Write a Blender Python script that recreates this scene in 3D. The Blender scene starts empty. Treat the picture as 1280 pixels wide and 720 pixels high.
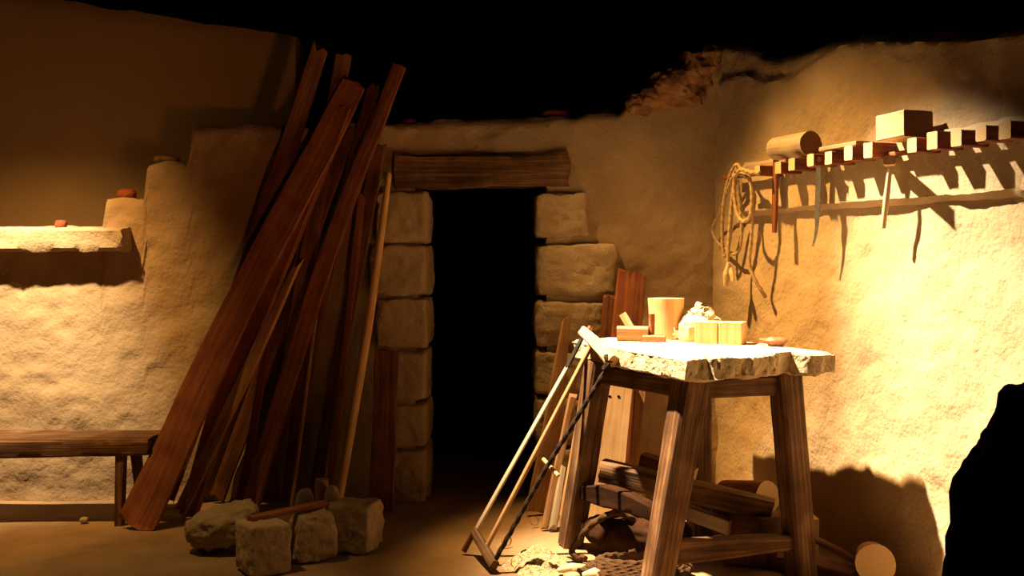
import bpy, math, random
import numpy as np
from mathutils import Vector
R = math.radians
rnd = random.Random(7)
S = bpy.context.scene
COL = S.collection

# ------------------------------------------------------------------ camera (level, slight vertical shift)
F = 1300.0; EYE = 1.40; HOR = 325.0
cam = bpy.data.cameras.new('camera'); camo = bpy.data.objects.new('camera', cam); COL.objects.link(camo)
camo.location = (0, 0, EYE); camo.rotation_euler = (R(90), 0, 0)
cam.sensor_width = 36; cam.lens = F / 1280 * 36; cam.shift_y = -(360 - HOR) / 1280
cam.clip_start = .05
S.camera = camo
def P(px, py, Y):
    return np.array([(px - 640) / F * Y, Y, EYE - (py - HOR) / F * Y])
def floorY(py): return F * EYE / (py - HOR)

# ------------------------------------------------------------------ numeric noise
def _h(ix, iy, iz, seed):
    n = (ix * 374761393 + iy * 668265263 + iz * 2147483647 + seed * 974634777) & 0xffffffff
    n = ((n ^ (n >> 13)) * 1274126177) & 0xffffffff
    n = ((n ^ (n >> 16)) * 2246822519) & 0xffffffff
    return ((n ^ (n >> 15)) & 0xffff) / 32767.5 - 1.0
def vnoise(p, seed=0):
    p = np.asarray(p, float); i = np.floor(p).astype(np.int64); f = p - i; f = f * f * f * (f * (f * 6 - 15) + 10)
    r = 0
    for a in (0, 1):
        for b in (0, 1):
            for c in (0, 1):
                w = (f[:, 0] if a else 1 - f[:, 0]) * (f[:, 1] if b else 1 - f[:, 1]) * (f[:, 2] if c else 1 - f[:, 2])
                r = r + w * _h(i[:, 0] + a, i[:, 1] + b, i[:, 2] + c, seed)
    return r
def fbm(p, seed=0, oct=4):
    p = np.asarray(p, float); r = 0; a = 1.0; t = 0
    for k in range(oct):
        r = r + a * vnoise(p * (2.03 ** k), seed + k * 17); t += a; a *= .5
    return r / t

# ------------------------------------------------------------------ materials
def nt(name):
    m = bpy.data.materials.new(name); m.use_nodes = True
    t = m.node_tree; b = t.nodes['Principled BSDF']; b.inputs['Specular IOR Level'].default_value = .2
    return m, t, b
def N(t, typ, **kw):
    n = t.nodes.new(typ)
    for k, v in kw.items():
        if k in n.inputs: n.inputs[k].default_value = v
        else: setattr(n, k, v)
    return n
def ramp(t, fac, cols):
    r = N(t, 'ShaderNodeValToRGB'); e = r.color_ramp.elements
    while len(e) < len(cols): e.new(.5)
    for i, (p, c) in enumerate(cols): e[i].position = p; e[i].color = (*c, 1)
    t.links.new(fac, r.inputs['Fac']); return r.outputs['Color']
def mineral(name, lo, mid, hi, scale=2.0, bump=.5, fine=45.0, rough=.95, pits=0.0, dist=.02):
    m, t, b = nt(name); L = t.links.new
    tc = N(t, 'ShaderNodeTexCoord').outputs['Object']
    n1 = N(t, 'ShaderNodeTexNoise', Scale=scale, Detail=6.0, Roughness=.62); L(tc, n1.inputs['Vector'])
    L(ramp(t, n1.outputs['Fac'], [(.3, lo), (.52, mid), (.75, hi)]), b.inputs['Base Color'])
    b.inputs['Roughness'].default_value = rough
    n2 = N(t, 'ShaderNodeTexNoise', Scale=fine, Detail=5.0, Roughness=.6); L(tc, n2.inputs['Vector'])
    n3 = N(t, 'ShaderNodeTexNoise', Scale=fine * .22, Detail=4.0, Roughness=.55); L(tc, n3.inputs['Vector'])
    a = N(t, 'ShaderNodeMath', operation='MULTIPLY_ADD'); L(n3.outputs['Fac'], a.inputs[0]); a.inputs[1].default_value = 2.2; L(n2.outputs['Fac'], a.inputs[2])
    h = a.outputs[0]
    if pits:
        v = N(t, 'ShaderNodeTexVoronoi', Scale=fine * .35); L(tc, v.inputs['Vector'])
        r = N(t, 'ShaderNodeMapRange'); L(v.outputs['Distance'], r.inputs['Value']); r.inputs['From Max'].default_value = .25
        a2 = N(t, 'ShaderNodeMath', operation='MULTIPLY_ADD'); L(r.outputs[0], a2.inputs[0]); a2.inputs[1].default_value = pits; L(h, a2.inputs[2]); h = a2.outputs[0]
    bp = N(t, 'ShaderNodeBump', Strength=bump, Distance=dist); L(h, bp.inputs['Height']); L(bp.outputs['Normal'], b.inputs['Normal'])
    return m
def wood(name, dark, mid, light, rough=.7, bump=.35, along=2.2, across=55.0, spec=.25):
    m, t, b = nt(name); L = t.links.new; b.inputs['Specular IOR Level'].default_value = spec
    uv = N(t, 'ShaderNodeTexCoord').outputs['UV']
    oi = N(t, 'ShaderNodeObjectInfo')
    mp = N(t, 'ShaderNodeMapping'); mp.inputs['Scale'].default_value = (across, along, 1); L(uv, mp.inputs['Vector'])
    n1 = N(t, 'ShaderNodeTexNoise', Scale=1.0, Detail=6.0, Roughness=.65, Distortion=.4); n1.noise_dimensions = '4D'
    mul = N(t, 'ShaderNodeMath', operation='MULTIPLY'); L(oi.outputs['Random'], mul.inputs[0]); mul.inputs[1].default_value = 31.0
    L(mp.outputs[0], n1.inputs['Vector']); L(mul.outputs[0], n1.inputs['W'])
    n2 = N(t, 'ShaderNodeTexNoise', Scale=6.0, Detail=3.0); L(uv, n2.inputs['Vector'])
    mx = N(t, 'ShaderNodeMath', operation='MULTIPLY_ADD'); L(n2.outputs['Fac'], mx.inputs[0]); mx.inputs[1].default_value = .5; L(n1.outputs['Fac'], mx.inputs[2])
    sb = N(t, 'ShaderNodeMath', operation='SUBTRACT'); L(mx.outputs[0], sb.inputs[0]); sb.inputs[1].default_value = .25
    c = ramp(t, sb.outputs[0], [(.3, dark), (.5, mid), (.72, light)])
    hs = N(t, 'ShaderNodeHueSaturation'); L(c, hs.inputs['Color'])
    mr = N(t, 'ShaderNodeMapRange'); L(oi.outputs['Random'], mr.inputs['Value']); mr.inputs['To Min'].default_value = .85; mr.inputs['To Max'].default_value = 1.15
    L(mr.outputs[0], hs.inputs['Value']); L(hs.outputs[0], b.inputs['Base Color'])
    b.inputs['Roughness'].default_value = rough
    bp = N(t, 'ShaderNodeBump', Strength=bump, Distance=.006); L(n1.outputs['Fac'], bp.inputs['Height']); L(bp.outputs['Normal'], b.inputs['Normal'])
    return m
def endgrain(name, c0, c1):
    m, t, b = nt(name); L = t.links.new
    uv = N(t, 'ShaderNodeTexCoord').outputs['UV']
    w = N(t, 'ShaderNodeTexWave', wave_type='RINGS', rings_direction='Z', Scale=38.0, Distortion=3.0); w.inputs['Detail'].default_value = 3; L(uv, w.inputs['Vector'])
    L(ramp(t, w.outputs['Fac'], [(.1, c0), (.6, c1)]), b.inputs['Base Color']); b.inputs['Roughness'].default_value = .85
    return m
def plain(name, c, rough=.5, metal=0.0, var=.35, scale=30):
    m, t, b = nt(name); L = t.links.new
    tc = N(t, 'ShaderNodeTexCoord').outputs['Object']
    n = N(t, 'ShaderNodeTexNoise', Scale=float(scale), Detail=4.0); L(tc, n.inputs['Vector'])
    L(ramp(t, n.outputs['Fac'], [(.3, tuple(x * (1 - var) for x in c)), (.7, c)]), b.inputs['Base Color'])
    b.inputs['Roughness'].default_value = rough; b.inputs['Metallic'].default_value = metal
    return m
M = {}
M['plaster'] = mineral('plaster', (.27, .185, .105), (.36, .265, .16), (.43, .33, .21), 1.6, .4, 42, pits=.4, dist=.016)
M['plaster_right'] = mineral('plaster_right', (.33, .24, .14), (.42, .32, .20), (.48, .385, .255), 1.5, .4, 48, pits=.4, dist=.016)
M['smooth_plaster'] = mineral('smooth_plaster', (.31, .21, .115), (.35, .245, .135), (.39, .275, .155), .9, .06, 30)
M['limestone'] = mineral('limestone', (.30, .22, .13), (.38, .29, .18), (.45, .36, .24), 4.0, .4, 60, pits=.5, dist=.016)
M['slab_stone'] = mineral('slab_stone', (.40, .30, .18), (.56, .44, .28), (.70, .58, .4), 7.0, .7, 55, pits=.9)
M['rubble'] = mineral('rubble', (.12, .06, .03), (.26, .14, .07), (.42, .27, .14), 9.0, .9, 40, pits=.6)
M['terracotta'] = mineral('terracotta', (.13, .03, .014), (.20, .05, .022), (.26, .075, .035), 8.0, .3, 60)
M['earth'] = mineral('earth', (.20, .125, .065), (.30, .20, .105), (.38, .265, .15), 1.8, .4, 70, dist=.012)
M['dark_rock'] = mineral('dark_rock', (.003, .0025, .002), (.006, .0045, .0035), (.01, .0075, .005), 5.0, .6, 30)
M['black'] = plain('black_drape', (.004, .004, .004), 1.0)
M['wood_dark'] = wood('wood_dark', (.055, .018, .008), (.13, .048, .02), (.22, .09, .04))
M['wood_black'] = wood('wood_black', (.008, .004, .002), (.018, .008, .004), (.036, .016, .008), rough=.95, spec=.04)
M['wood_red'] = wood('wood_red', (.10, .028, .011), (.19, .062, .026), (.30, .115, .05))
M['wood_old'] = wood('wood_old', (.038, .016, .007), (.105, .05, .021), (.26, .15, .07), bump=.9, across=70)
M['wood_brown'] = wood('wood_brown', (.17, .085, .035), (.30, .16, .07), (.42, .25, .12))
M['wood_light'] = wood('wood_light', (.42, .25, .11), (.58, .37, .18), (.68, .47, .25), bump=.15)
M['wood_pale'] = wood('wood_pale', (.55, .40, .22), (.68, .52, .31), (.78, .63, .42), bump=.15)
M['wood_grey'] = wood('wood_grey', (.26, .2, .13), (.40, .32, .22), (.52, .43, .31), bump=.6)
M['end_light'] = endgrain('end_grain_light', (.54, .36, .18), (.62, .43, .22))
M['end_dark'] = endgrain('end_grain_dark', (.12, .06, .03), (.22, .12, .06))
M['rope'] = plain('rope_fibre', (.50, .36, .19), .95, 0, .45, 220)
M['rope_dark'] = plain('rope_dark_fibre', (.085, .045, .022), .95, 0, .5, 220)
M['rope_black'] = plain('cord_black', (.035, .024, .016), .8, 0, .5, 220)
M['frayed'] = plain('frayed_fibre', (.66, .52, .32), .95, 0, .3, 300)
M['steel'] = plain('dull_steel', (.30, .27, .23), .42, .85, .4, 60)
M['iron'] = plain('dark_iron', (.05, .04, .035), .5, .7, .5, 60)
M['shaving'] = plain('shaving_wood', (.82, .68, .46), .8, 0, .2, 40)
M['sawdust'] = mineral('sawdust', (.48, .34, .17), (.66, .50, .29), (.78, .62, .4), 20, .9, 160)
M['leather'] = plain('dark_leather', (.045, .02, .01), .7, 0, .5, 18)
M['clay'] = plain('fired_clay', (.26, .125, .06), .35, 0, .3, 30)

for k_ in ('rope_dark', 'leather', 'rope_black', 'dark_rock'):
    M[k_].node_tree.nodes['Principled BSDF'].inputs['Specular IOR Level'].default_value = .04
    M[k_].node_tree.nodes['Principled BSDF'].inputs['Roughness'].default_value = .95

# ------------------------------------------------------------------ object helpers
def tag(o, label=None, cat=None, group=None, kind=None):
    if label: o['label'] = label
    if cat: o['category'] = cat
    if group: o['group'] = group
    if kind: o['kind'] = kind
    return o
def thing(name, label, cat, loc, group=None):
    o = bpy.data.objects.new(name, None); COL.objects.link(o); o.location = tuple(loc); o.empty_display_size = .1
    return tag(o, label, cat, group)
class G:                                                    # gathers world-space geometry for ONE mesh
    def __init__(s): s.v = []; s.f = []; s.uv = []; s.mi = []
    def add(s, V, Fc, UV=None, mi=None):
        b = sum(len(x) for x in s.v); s.v.append(np.asarray(V, float))
        for k, f in enumerate(Fc):
            s.f.append([i + b for i in f]); s.uv.append(UV[k] if UV else [(0, 0)] * len(f)); s.mi.append(mi[k] if mi else 0)
        return s
    def build(s, name, mats, parent=None, origin=None, sharp=38, label=None):
        V = np.concatenate(s.v)
        if parent is not None: o0 = np.array(parent.matrix_basis.translation) + (np.array(parent.parent.matrix_basis.translation) if parent.parent else 0)
        elif origin is not None: o0 = np.asarray(origin, float)
        else: o0 = np.zeros(3)
        me = bpy.data.meshes.new(name); me.from_pydata((V - o0).tolist(), [], s.f)
        uvl = me.uv_layers.new(name='UVMap'); flat = []
        for u in s.uv:
            for a in u: flat += [a[0], a[1]]
        uvl.data.foreach_set('uv', flat)
        me.polygons.foreach_set('material_index', s.mi)
        me.polygons.foreach_set('use_smooth', [True] * len(me.polygons))
        me.update(); me.validate()
        try: me.set_sharp_from_angle(angle=R(sharp))
        except Exception: pass
        for m in (mats if isinstance(mats, (list, tuple)) else [mats]): me.materials.append(m)
        o = bpy.data.objects.new(name, me); COL.objects.link(o)
        if parent is not None: o.parent = parent
        else: o.location = tuple(o0)
        if label: o['label'] = label
        return o
SEED = [11]
def nxt(): SEED[0] += 13; return SEED[0]
def catmull(pts, k=8):
    p = [np.asarray(a, float) for a in pts]; p = [2 * p[0] - p[1]] + p + [2 * p[-1] - p[-2]]; out = []
    for i in range(1, len(p) - 2):
        for j in range(k):
            t = j / k; a, b, c, d = p[i - 1], p[i], p[i + 1], p[i + 2]
            out.append(.5 * (2 * b + (c - a) * t + (2 * a - 5 * b + 4 * c - d) * t * t + (3 * b - a - 3 * c + d) * t ** 3))
    out.append(p[-2]); return out
def sweep(g, pts, hu, hv=None, up=(0, 0, 1), shape='rect', bev=.006, seg=.05, amp=.003, freq=30., lfreq=2.5, n=14, twist=None, cap_mi=0, rag=0.0, smooth=False):
    """loft a rounded-rectangle or round section along a polyline; u (across) and v (along) run in metres"""
    P0 = np.array(catmull(pts) if smooth else pts, float)
    hu = np.atleast_1d(np.asarray(hu, float)); hv = hu if hv is None else np.atleast_1d(np.asarray(hv, float))
    d = np.r_[0, np.cumsum(np.linalg.norm(np.diff(P0, axis=0), axis=1))]; Ltot = d[-1]
    m = max(2, int(Ltot / seg) + 1); s = np.linspace(0, Ltot, m)
    C = np.stack([np.interp(s, d, P0[:, k]) for k in range(3)], 1)
    T = np.gradient(C, axis=0); T /= np.linalg.norm(T, axis=1)[:, None] + 1e-12
    HU = np.interp(s / Ltot, np.linspace(0, 1, len(hu)), hu); HV = np.interp(s / Ltot, np.linspace(0, 1, len(hv)), hv)
    # parallel transport frame
    upv = np.asarray(up, float); U = np.zeros_like(C); u0 = np.cross(T[0], upv)
    if np.linalg.norm(u0) < 1e-4: u0 = np.cross(T[0], (1, 0, 0))
    U[0] = u0 / np.linalg.norm(u0)
    for i in range(1, m):
        u = U[i - 1] - T[i] * U[i - 1].dot(T[i]); U[i] = u / np.linalg.norm(u)
    W = np.cross(U, T)
    seed = nxt(); rings = []
    uo = rnd.random() * 7; vo = rnd.random() * 7
    for i in range(m):
        if shape == 'rect':
            b = min(bev, HU[i] * .45, HV[i] * .45); a, c = HU[i] - b, HV[i] - b; q = []
            for k in (-1, -.34, .34, 1): q.append((k * a, -HV[i]))
            for k in (-1, -.34, .34, 1): q.append((HU[i], k * c))
            for k in (1, .34, -.34, -1): q.append((k * a, HV[i]))
            for k in (1, .34, -.34, -1): q.append((-HU[i], k * c))
        else:
            q = []
            for k in range(n):
                th = 2 * math.pi * k / n; r = 1.0
                if twist: r = 1 + .15 * math.cos(3 * th - 2 * math.pi * s[i] / twist)
                q.append((HU[i] * r * math.cos(th), HV[i] * r * math.sin(th)))
        rings.append(np.array(q))
    Q = np.stack(rings); nn = Q.shape[1]
    if amp:
        flat = np.concatenate([Q.reshape(-1, 2) * freq, (np.repeat(s, nn) * lfreq)[:, None]], 1)
        dn = fbm(flat + seed, seed, 3).reshape(m, nn)
        rad = Q / (np.linalg.norm(Q, axis=2, keepdims=True) + 1e-9); Q = Q + rad * (amp * dn)[..., None]
    V = C[:, None] + U[:, None] * Q[..., 0:1] + W[:, None] * Q[..., 1:2]
    if rag:
        V[0] -= T[0] * (rag * fbm(Q[0].repeat(1, 0) @ np.array([[60, 0, 0], [0, 60, 0]]) + seed, seed, 2))[:, None]
        V[-1] += T[-1] * (rag * fbm(Q[-1] @ np.array([[60, 0, 0], [0, 60, 0]]) + seed + 9, seed, 2))[:, None]
    per = np.r_[0, np.cumsum(np.linalg.norm(np.diff(np.vstack([Q[0], Q[0][:1]]), axis=0), axis=1))]
    Fc, UV, MI = [], [], []
    for i in range(m - 1):
        for j in range(nn):
            j2 = (j + 1) % nn
            Fc.append([i * nn + j, i * nn + j2, (i + 1) * nn + j2, (i + 1) * nn + j])
            UV.append([(per[j] + uo, s[i] + vo), (per[j + 1] + uo, s[i] + vo), (per[j + 1] + uo, s[i + 1] + vo), (per[j] + uo, s[i + 1] + vo)]); MI.append(0)
    Fc.append(list(range(nn))[::-1]); UV.append([tuple(x) for x in Q[0][::-1]]); MI.append(cap_mi)
    Fc.append([(m - 1) * nn + j for j in range(nn)]); UV.append([tuple(x) for x in Q[-1]]); MI.append(cap_mi)
    g.add(V.reshape(-1, 3), Fc, UV, MI)
    return g
def bar(*a, **k): return sweep(G(), *a, **k)
def rope(pts, r, pitch=None, n=10, seg=None, smooth=True, amp=0):
    return sweep(G(), pts, r, shape='round', n=n, seg=seg or r * .7, twist=pitch or r * 4.5, amp=amp, smooth=smooth)
def cubegrid(n):
    idx = {}; V = []; Fc = []
    def vid(p):
        k = tuple(int(round(c * n)) for c in p)
        if k not in idx: idx[k] = len(V); V.append([c * 2 / n - 1 for c in k])
        return idx[k]
    for ax in range(3):
        for sd in (0, 1):
            for i in range(n):
                for j in range(n):
                    q = []
                    for (a, b) in ((0, 0), (1, 0), (1, 1), (0, 1)):
                        c = [0, 0, 0]; c[ax] = sd; c[(ax + 1) % 3] = (i + a) / n; c[(ax + 2) % 3] = (j + b) / n; q.append(vid(c))
                    Fc.append(q if sd else q[::-1])
    return np.array(V), Fc
_CG = {}
def rock(c, half, rz=0.0, rnd_=.35, amp=.02, freq=6., n=18, tilt=(0, 0), flatbase=True, taper=0.0, amp2=.3):
    """boxy boulder: cube grid pulled towards a sphere by rnd_, roughened by noise"""
    if n not in _CG: _CG[n] = cubegrid(n)
    V, Fc = _CG[n]; V = V.copy(); half = np.asarray(half, float)
    sp = V / (np.linalg.norm(V, axis=1)[:, None] + 1e-9) * (np.max(np.abs(V), axis=1)[:, None] ** .0)
    e_ = 6. if rnd_ > .2 else 16.; pw = (np.abs(V) ** e_).sum(1) ** (1 / e_); bx = V / pw[:, None]
    V = bx * (1 - rnd_) + sp * rnd_ * 1.12
    X = V * half
    if taper: X[:, :2] *= (1 - taper * (V[:, 2:3] + 1) / 2)
    seed = nxt(); nrm = V / (np.linalg.norm(V, axis=1)[:, None] + 1e-9)
    dsp = amp * (fbm(X * freq + seed, seed, 3) + amp2 * fbm(X * freq * 5 + seed, seed + 5, 3))
    X = X + nrm * dsp[:, None]
    ca, sa = math.cos(tilt[0]), math.sin(tilt[0]); X = X @ np.array([[1, 0, 0], [0, ca, sa], [0, -sa, ca]])
    ca, sa = math.cos(tilt[1]), math.sin(tilt[1]); X = X @ np.array([[ca, 0, -sa], [0, 1, 0], [sa, 0, ca]])
    ca, sa = math.cos(rz), math.sin(rz); X = X @ np.array([[ca, sa, 0], [-sa, ca, 0], [0, 0, 1]])
    if flatbase: X[:, 2] -= X[:, 2].min(); X[:, 2] = np.maximum(X[:, 2] - .004, 0); X = X + np.array([c[0], c[1], c[2]])
    else: X = X + np.asarray(c)
    UV = [[(X[i][0] + X[i][1], X[i][2]) for i in f] for f in Fc]
    g = G(); g.add(X, Fc, UV); return g

# ------------------------------------------------------------------ walls
def wall_piece(g, org, td, nd, s0, s1, zb, zt, thick, step=.022, amp=.02, seed=3, lump=.02, layer=None):
    org = np.array(org, float); td = np.array(td, float); nd = np.array(nd, float)
    ns = max(2, int((s1 - s0) / step) + 1); ss = np.linspace(s0, s1, ns)
    zt_ = np.array([zt(s) for s in ss]); hmax = (zt_ - zb).max(); M_ = max(3, int(hmax / step)); K = 5; B = 6
    prof = []
    for k in range(M_): prof.append((0, k / (M_ - 1), 0))
    for k in range(1, K + 1): prof.append((k / (K + 1), 1, 1))
    for k in range(B): prof.append((1, 1 - k / (B - 1), 2))
    prof = np.array(prof); npf = len(prof)
    Sg = np.repeat(ss, npf); Zt = np.repeat(zt_, npf); dep = np.tile(prof[:, 0], ns); zz = zb + (Zt - zb) * np.tile(prof[:, 1], ns); kind = np.tile(prof[:, 2], ns)
    P3 = org + td * Sg[:, None] - nd * (dep * thick)[:, None] + np.array([0, 0, 1.]) * zz[:, None]
    d = lump * fbm(P3 * 1.7, seed, 2) + amp * fbm(P3 * 5.5, seed + 3, 4) + .3 * amp * fbm(P3 * np.array([11, 11, 16]), seed + 5, 3)
    e = fbm(P3 * 9., seed + 7, 3)                                   # gouges where the render has come away
    d = d - .035 * amp / .02 * np.clip(e - .34, 0, 1)
    front = (kind == 0)
    if layer is not None:                                            # upper coat of render fallen away
        q = zz - np.array([layer(x) for x in ss])[np.repeat(np.arange(ns), npf)] + .02 * fbm(P3 * 7, seed + 21, 3); d = d - .022 * np.clip(q / .02, 0, 1)
    edge = np.clip((zz - (Zt - .05)) / .05, 0, 1)                   # rounded rough top edge
    P3 += nd * np.where(front, d - .03 * edge ** 2, 0)[:, None]
    P3[:, 2] += np.where(kind >= 1, .02 * fbm(P3 * 8, seed + 11, 3), 0) * (kind < 2) + np.where(front, .02 * edge * fbm(P3 * 8, seed + 11, 3), 0)
    Fc = []
    for i in range(ns - 1):
        for j in range(npf - 1):
            a = i * npf + j; Fc.append([a, a + npf, a + npf + 1, a + 1])
    Fc.append([j for j in range(npf)]); Fc.append([(ns - 1) * npf + j for j in range(npf)][::-1])
    g.add(P3, Fc)
def interp(xs, zs): return lambda s: float(np.interp(s, xs, zs))
YB = 6.07
def bx(px, Y=YB): return (px - 640) / F * Y
def bz(py, Y=YB): return EYE - (py - HOR) / F * Y
tops = [(-400, 283), (128, 283), (130, 250), (152, 247), (180, 250), (182, 206), (208, 200), (235, 203), (237, 157), (270, 154), (340, 157), (480, 153), (560, 150), (700, 146), (775, 141),
        (785, 128), (805, 104), (840, 86), (875, 68), (890, 56), (905, 54), (1100, 60)]
ztB = interp([bx(a) for a, b in tops], [bz(b) for a, b in tops])
DL, DR, DT = -.505, .142, 1.81
g = G()
wall_piece(g, (0, YB, 0), (1, 0, 0), (0, -1, 0), -4.6, DL - .06, -.03, ztB, .5, seed=3)
wall_piece(g, (0, YB, 0), (1, 0, 0), (0, -1, 0), DL - .06, DR + .06, DT + .09, ztB, .5, seed=3)
wall_piece(g, (0, YB, 0), (1, 0, 0), (0, -1, 0), DR + .06, 1.52, -.03, ztB, .5, seed=3)
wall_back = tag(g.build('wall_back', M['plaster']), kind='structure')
# rubble core showing above the broken plaster near the corner
g = G()
for (px, py, hx, hy, hz, rz) in ((815, 122, .10, .10, .065, .3), (842, 106, .13, .12, .10, -.2), (868, 88, .10, .12, .11, .4), (800, 130, .07, .08, .05, .1), (884, 76, .07, .08, .09, .0), (860, 122, .11, .09, .06, .2)):
    c = P(px, py, YB - .005); r_ = rock(c, (hx, hy, hz), rz, .6, .045, 8, 18, flatbase=False, amp2=.3); g.add(r_.v[0], r_.f)
tag(g.build('rubble_core', M['rubble'], wall_back, label='brown rubble core bared above the broken plaster'))

tw = np.array([.332, -.943, 0]); nw = np.array([-.943, -.332, 0]); W0 = np.array([3.327 - .352 * 6.35, 6.35, 0])
def wallP(px, off=0.0, z=0.0):
    Y = 4325.2 / (px - 182.4); return np.array([3.327 - .352 * Y, Y, z]) + nw * off
def wallS(px): return float((wallP(px) - W0) @ tw)
rt = [(885, 55), (893, 55), (925, 57), (945, 68), (960, 74), (985, 66), (1010, 58), (1060, 43), (1110, 40), (1202, 40), (1290, 30)]
def rtz(px, py): Y = 4325.2 / (px - 182.4); return EYE - (py - HOR) / F * Y
ztR = interp([-1] + [wallS(a) for a, b in rt] + [9], [2.66] + [rtz(a, b) for a, b in rt] + [2.2])
g = G(); lay = [(885, 108), (905, 98), (925, 92), (950, 102), (985, 98), (1010, 84), (1040, 62), (1060, 53), (1110, 50), (1202, 49), (1290, 42)]
lyf = interp([-1] + [wallS(a) for a, b in lay] + [9], [rtz(*lay[0])] + [rtz(a, b) for a, b in lay] + [2.15])
wall_piece(g, W0, tw, nw, 0.0, 6.2, -.03, ztR, .4, seed=41, amp=.013, lump=.025, layer=lyf)
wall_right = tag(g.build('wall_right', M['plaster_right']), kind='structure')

# smooth wall standing behind the ruined one, with a raking top edge
YR = 7.2
g = G(); zr = interp([(78 - 640) / F * YR, (365 - 640) / F * YR], [bz(0, YR), bz(45, YR)])
def zrx(s):
    a, b = (78 - 640) / F * YR, (365 - 640) / F * YR; za, zb_ = bz(0, YR), bz(45, YR); return za + (s - a) / (b - a) * (zb_ - za)
wall_piece(g, (0, YR, 0), (1, 0, 0), (0, -1, 0), -6.5, -1.50, -.03, zrx, .3, step=.08, amp=.004, lump=.006, seed=77)
tag(g.build('wall_rear', M['smooth_plaster']), kind='structure')
# floor of beaten earth
nx, ny = 150, 150
xs = np.linspace(-6.5, 4.5, nx); ys = np.linspace(-1.0, 12.2, ny); X, Y = np.meshgrid(xs, ys)
Pn = np.stack([X.ravel(), Y.ravel(), 0 * X.ravel()], 1); Pn[:, 2] = .008 * fbm(Pn * 2.2, 5, 4) - .008
g = G(); g.add(Pn, [[j * nx + i, j * nx + i + 1, (j + 1) * nx + i + 1, (j + 1) * nx + i] for j in range(ny - 1) for i in range(nx - 1)])
tag(g.build('floor', M['earth']), kind='structure')
def boxg(lo, hi):
    g = G(); lo = np.array(lo); hi = np.array(hi)
    V = [[(lo, hi)[a][0], (lo, hi)[b][1], (lo, hi)[c][2]] for a in (0, 1) for b in (0, 1) for c in (0, 1)]
    g.add(V, [[0, 1, 3, 2], [4, 6, 7, 5], [0, 4, 5, 1], [2, 3, 7, 6], [0, 2, 6, 4], [1, 5, 7, 3]]); return g
tag(boxg((-6.5, -1, 7.2), (4.5, 12.4, 7.3)).build('ceiling', M['black']), kind='structure')
tag(boxg((-6.5, 12.2, -.05), (4.5, 12.4, 7.2)).build('wall_far', M['black']), kind='structure')

# ------------------------------------------------------------------ doorway: quoin stones and lintel
def quoins(name, rows, side, lab):
    t = bpy.data.objects.new(name, None); COL.objects.link(t); t['kind'] = 'structure'
    x0 = DL if side < 0 else DR; t.location = (x0, YB, 0)
    for (ya, yb, pxo, inn) in rows:
        za, zb_ = bz(yb), bz(ya)
        xo = bx(pxo); lo, hi = (xo, x0 + inn) if side < 0 else (x0 + inn, xo)
        g = rock(((lo + hi) / 2, YB + .215, (za + zb_) / 2), ((hi - lo) / 2, .265, (zb_ - za) / 2 + .002), 0, .07, .020, 6, 22, flatbase=False, amp2=.5)
        g.build('stone_block', M['limestone'], t)
quoins('trim_1', [(240, 303, 470, .008), (306, 369, 462, .012), (373, 434, 470, .012), (438, 500, 478, .010), (505, 558, 472, .006), (562, 628, 480, .006)], -1, 'left')
quoins('trim_2', [(241, 296, 735, -.006), (305, 370, 772, 0), (377, 433, 758, -.003), (438, 492, 745, -.012), (497, 556, 740, -.006), (560, 632, 752, 0)], 1, 'right')
tag(bar([P(496, 216, YB + .10), P(710, 213, YB + .10)], .155, .098, bev=.02, amp=.034, freq=9, lfreq=5, seg=.02, rag=.03).build('trim_3', M['wood_old']), kind='structure')

# ------------------------------------------------------------------ left side: ledge, bench, stones on the wall
lx = bx(153, 5.93)
def long_slab(x0, x1, y, hy, z, hz, amp, bev=.02, n=None):
    return bar([(x0, y, z), (x1, y, z)], hy, hz, bev=bev, amp=amp, freq=14, lfreq=9, seg=.02, rag=.03)
tag(long_slab(-4.3, lx, 6.03, .11, 1.517, .068, .018).build('trim_4', M['limestone']), kind='structure')
tag(rock((bx(76, 6.0), 6.0, 1.583), (.032, .03, .026), .3, .5, .008, 20, 8).build('terracotta_shard', M['terracotta'], origin=(bx(76, 6.0), 6.0, 1.583)), 'orange terracotta shard on the pale stone ledge', 'shard')
for (px, py, hx, hz, mt, lab) in ((157, 250, .05, .03, 'terracotta', 'small red stone on the lowest step of the broken wall'),
                              (207, 203, .075, .022, 'rubble', 'dark flat stone on the middle step of the broken wall'),
                              (693, 146, .085, .03, 'terracotta', 'rounded red tile lying on the wall top above the door lintel'),
                              (757, 143, .045, .022, 'terracotta', 'little red tile fragment on the wall top near the broken corner'),
                              (510, 153, .04, .018, 'terracotta', 'tiny red fragment on the wall top left of the doorway')):
    c = np.array([bx(px, YB + .1), YB + .12, ztB(bx(px)) - .004])
    nm = 'loose_stone' if mt == 'rubble' else ('red_stone' if px == 157 else 'tile_fragment')
    tag(rock(c, (hx, .06, hz), .2, .6, .01, 15, 10).build(nm, M[mt], origin=c), lab, 'stone' if 'stone' in nm else 'tile fragment')
t = thing('bench', 'rough low wooden bench standing against the left wall', 'bench', (-2.5, 5.66, 0))
g = bar([(-3.45, 5.66, .395), (-2.6, 5.66, .40), (-1.93, 5.665, .407)], .17, [.052, .05, .043], bev=.012, amp=.014, freq=10, lfreq=3, seg=.03, rag=.012)
g.build('seat', M['wood_old'], t)
for (x, y, dx, dy) in ((-2.08, 5.535, -.0, -.02), (-2.085, 5.76, .03, .02), (-3.2, 5.535, -.03, -.03), (-3.2, 5.76, -.03, .02)):
    bar([(x + dx, y + dy, -.005), (x, y, .37)], [.022, .027], .025, up=(0, 1, 0), amp=.005, freq=20).build('leg', M['wood_old'], t)
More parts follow.
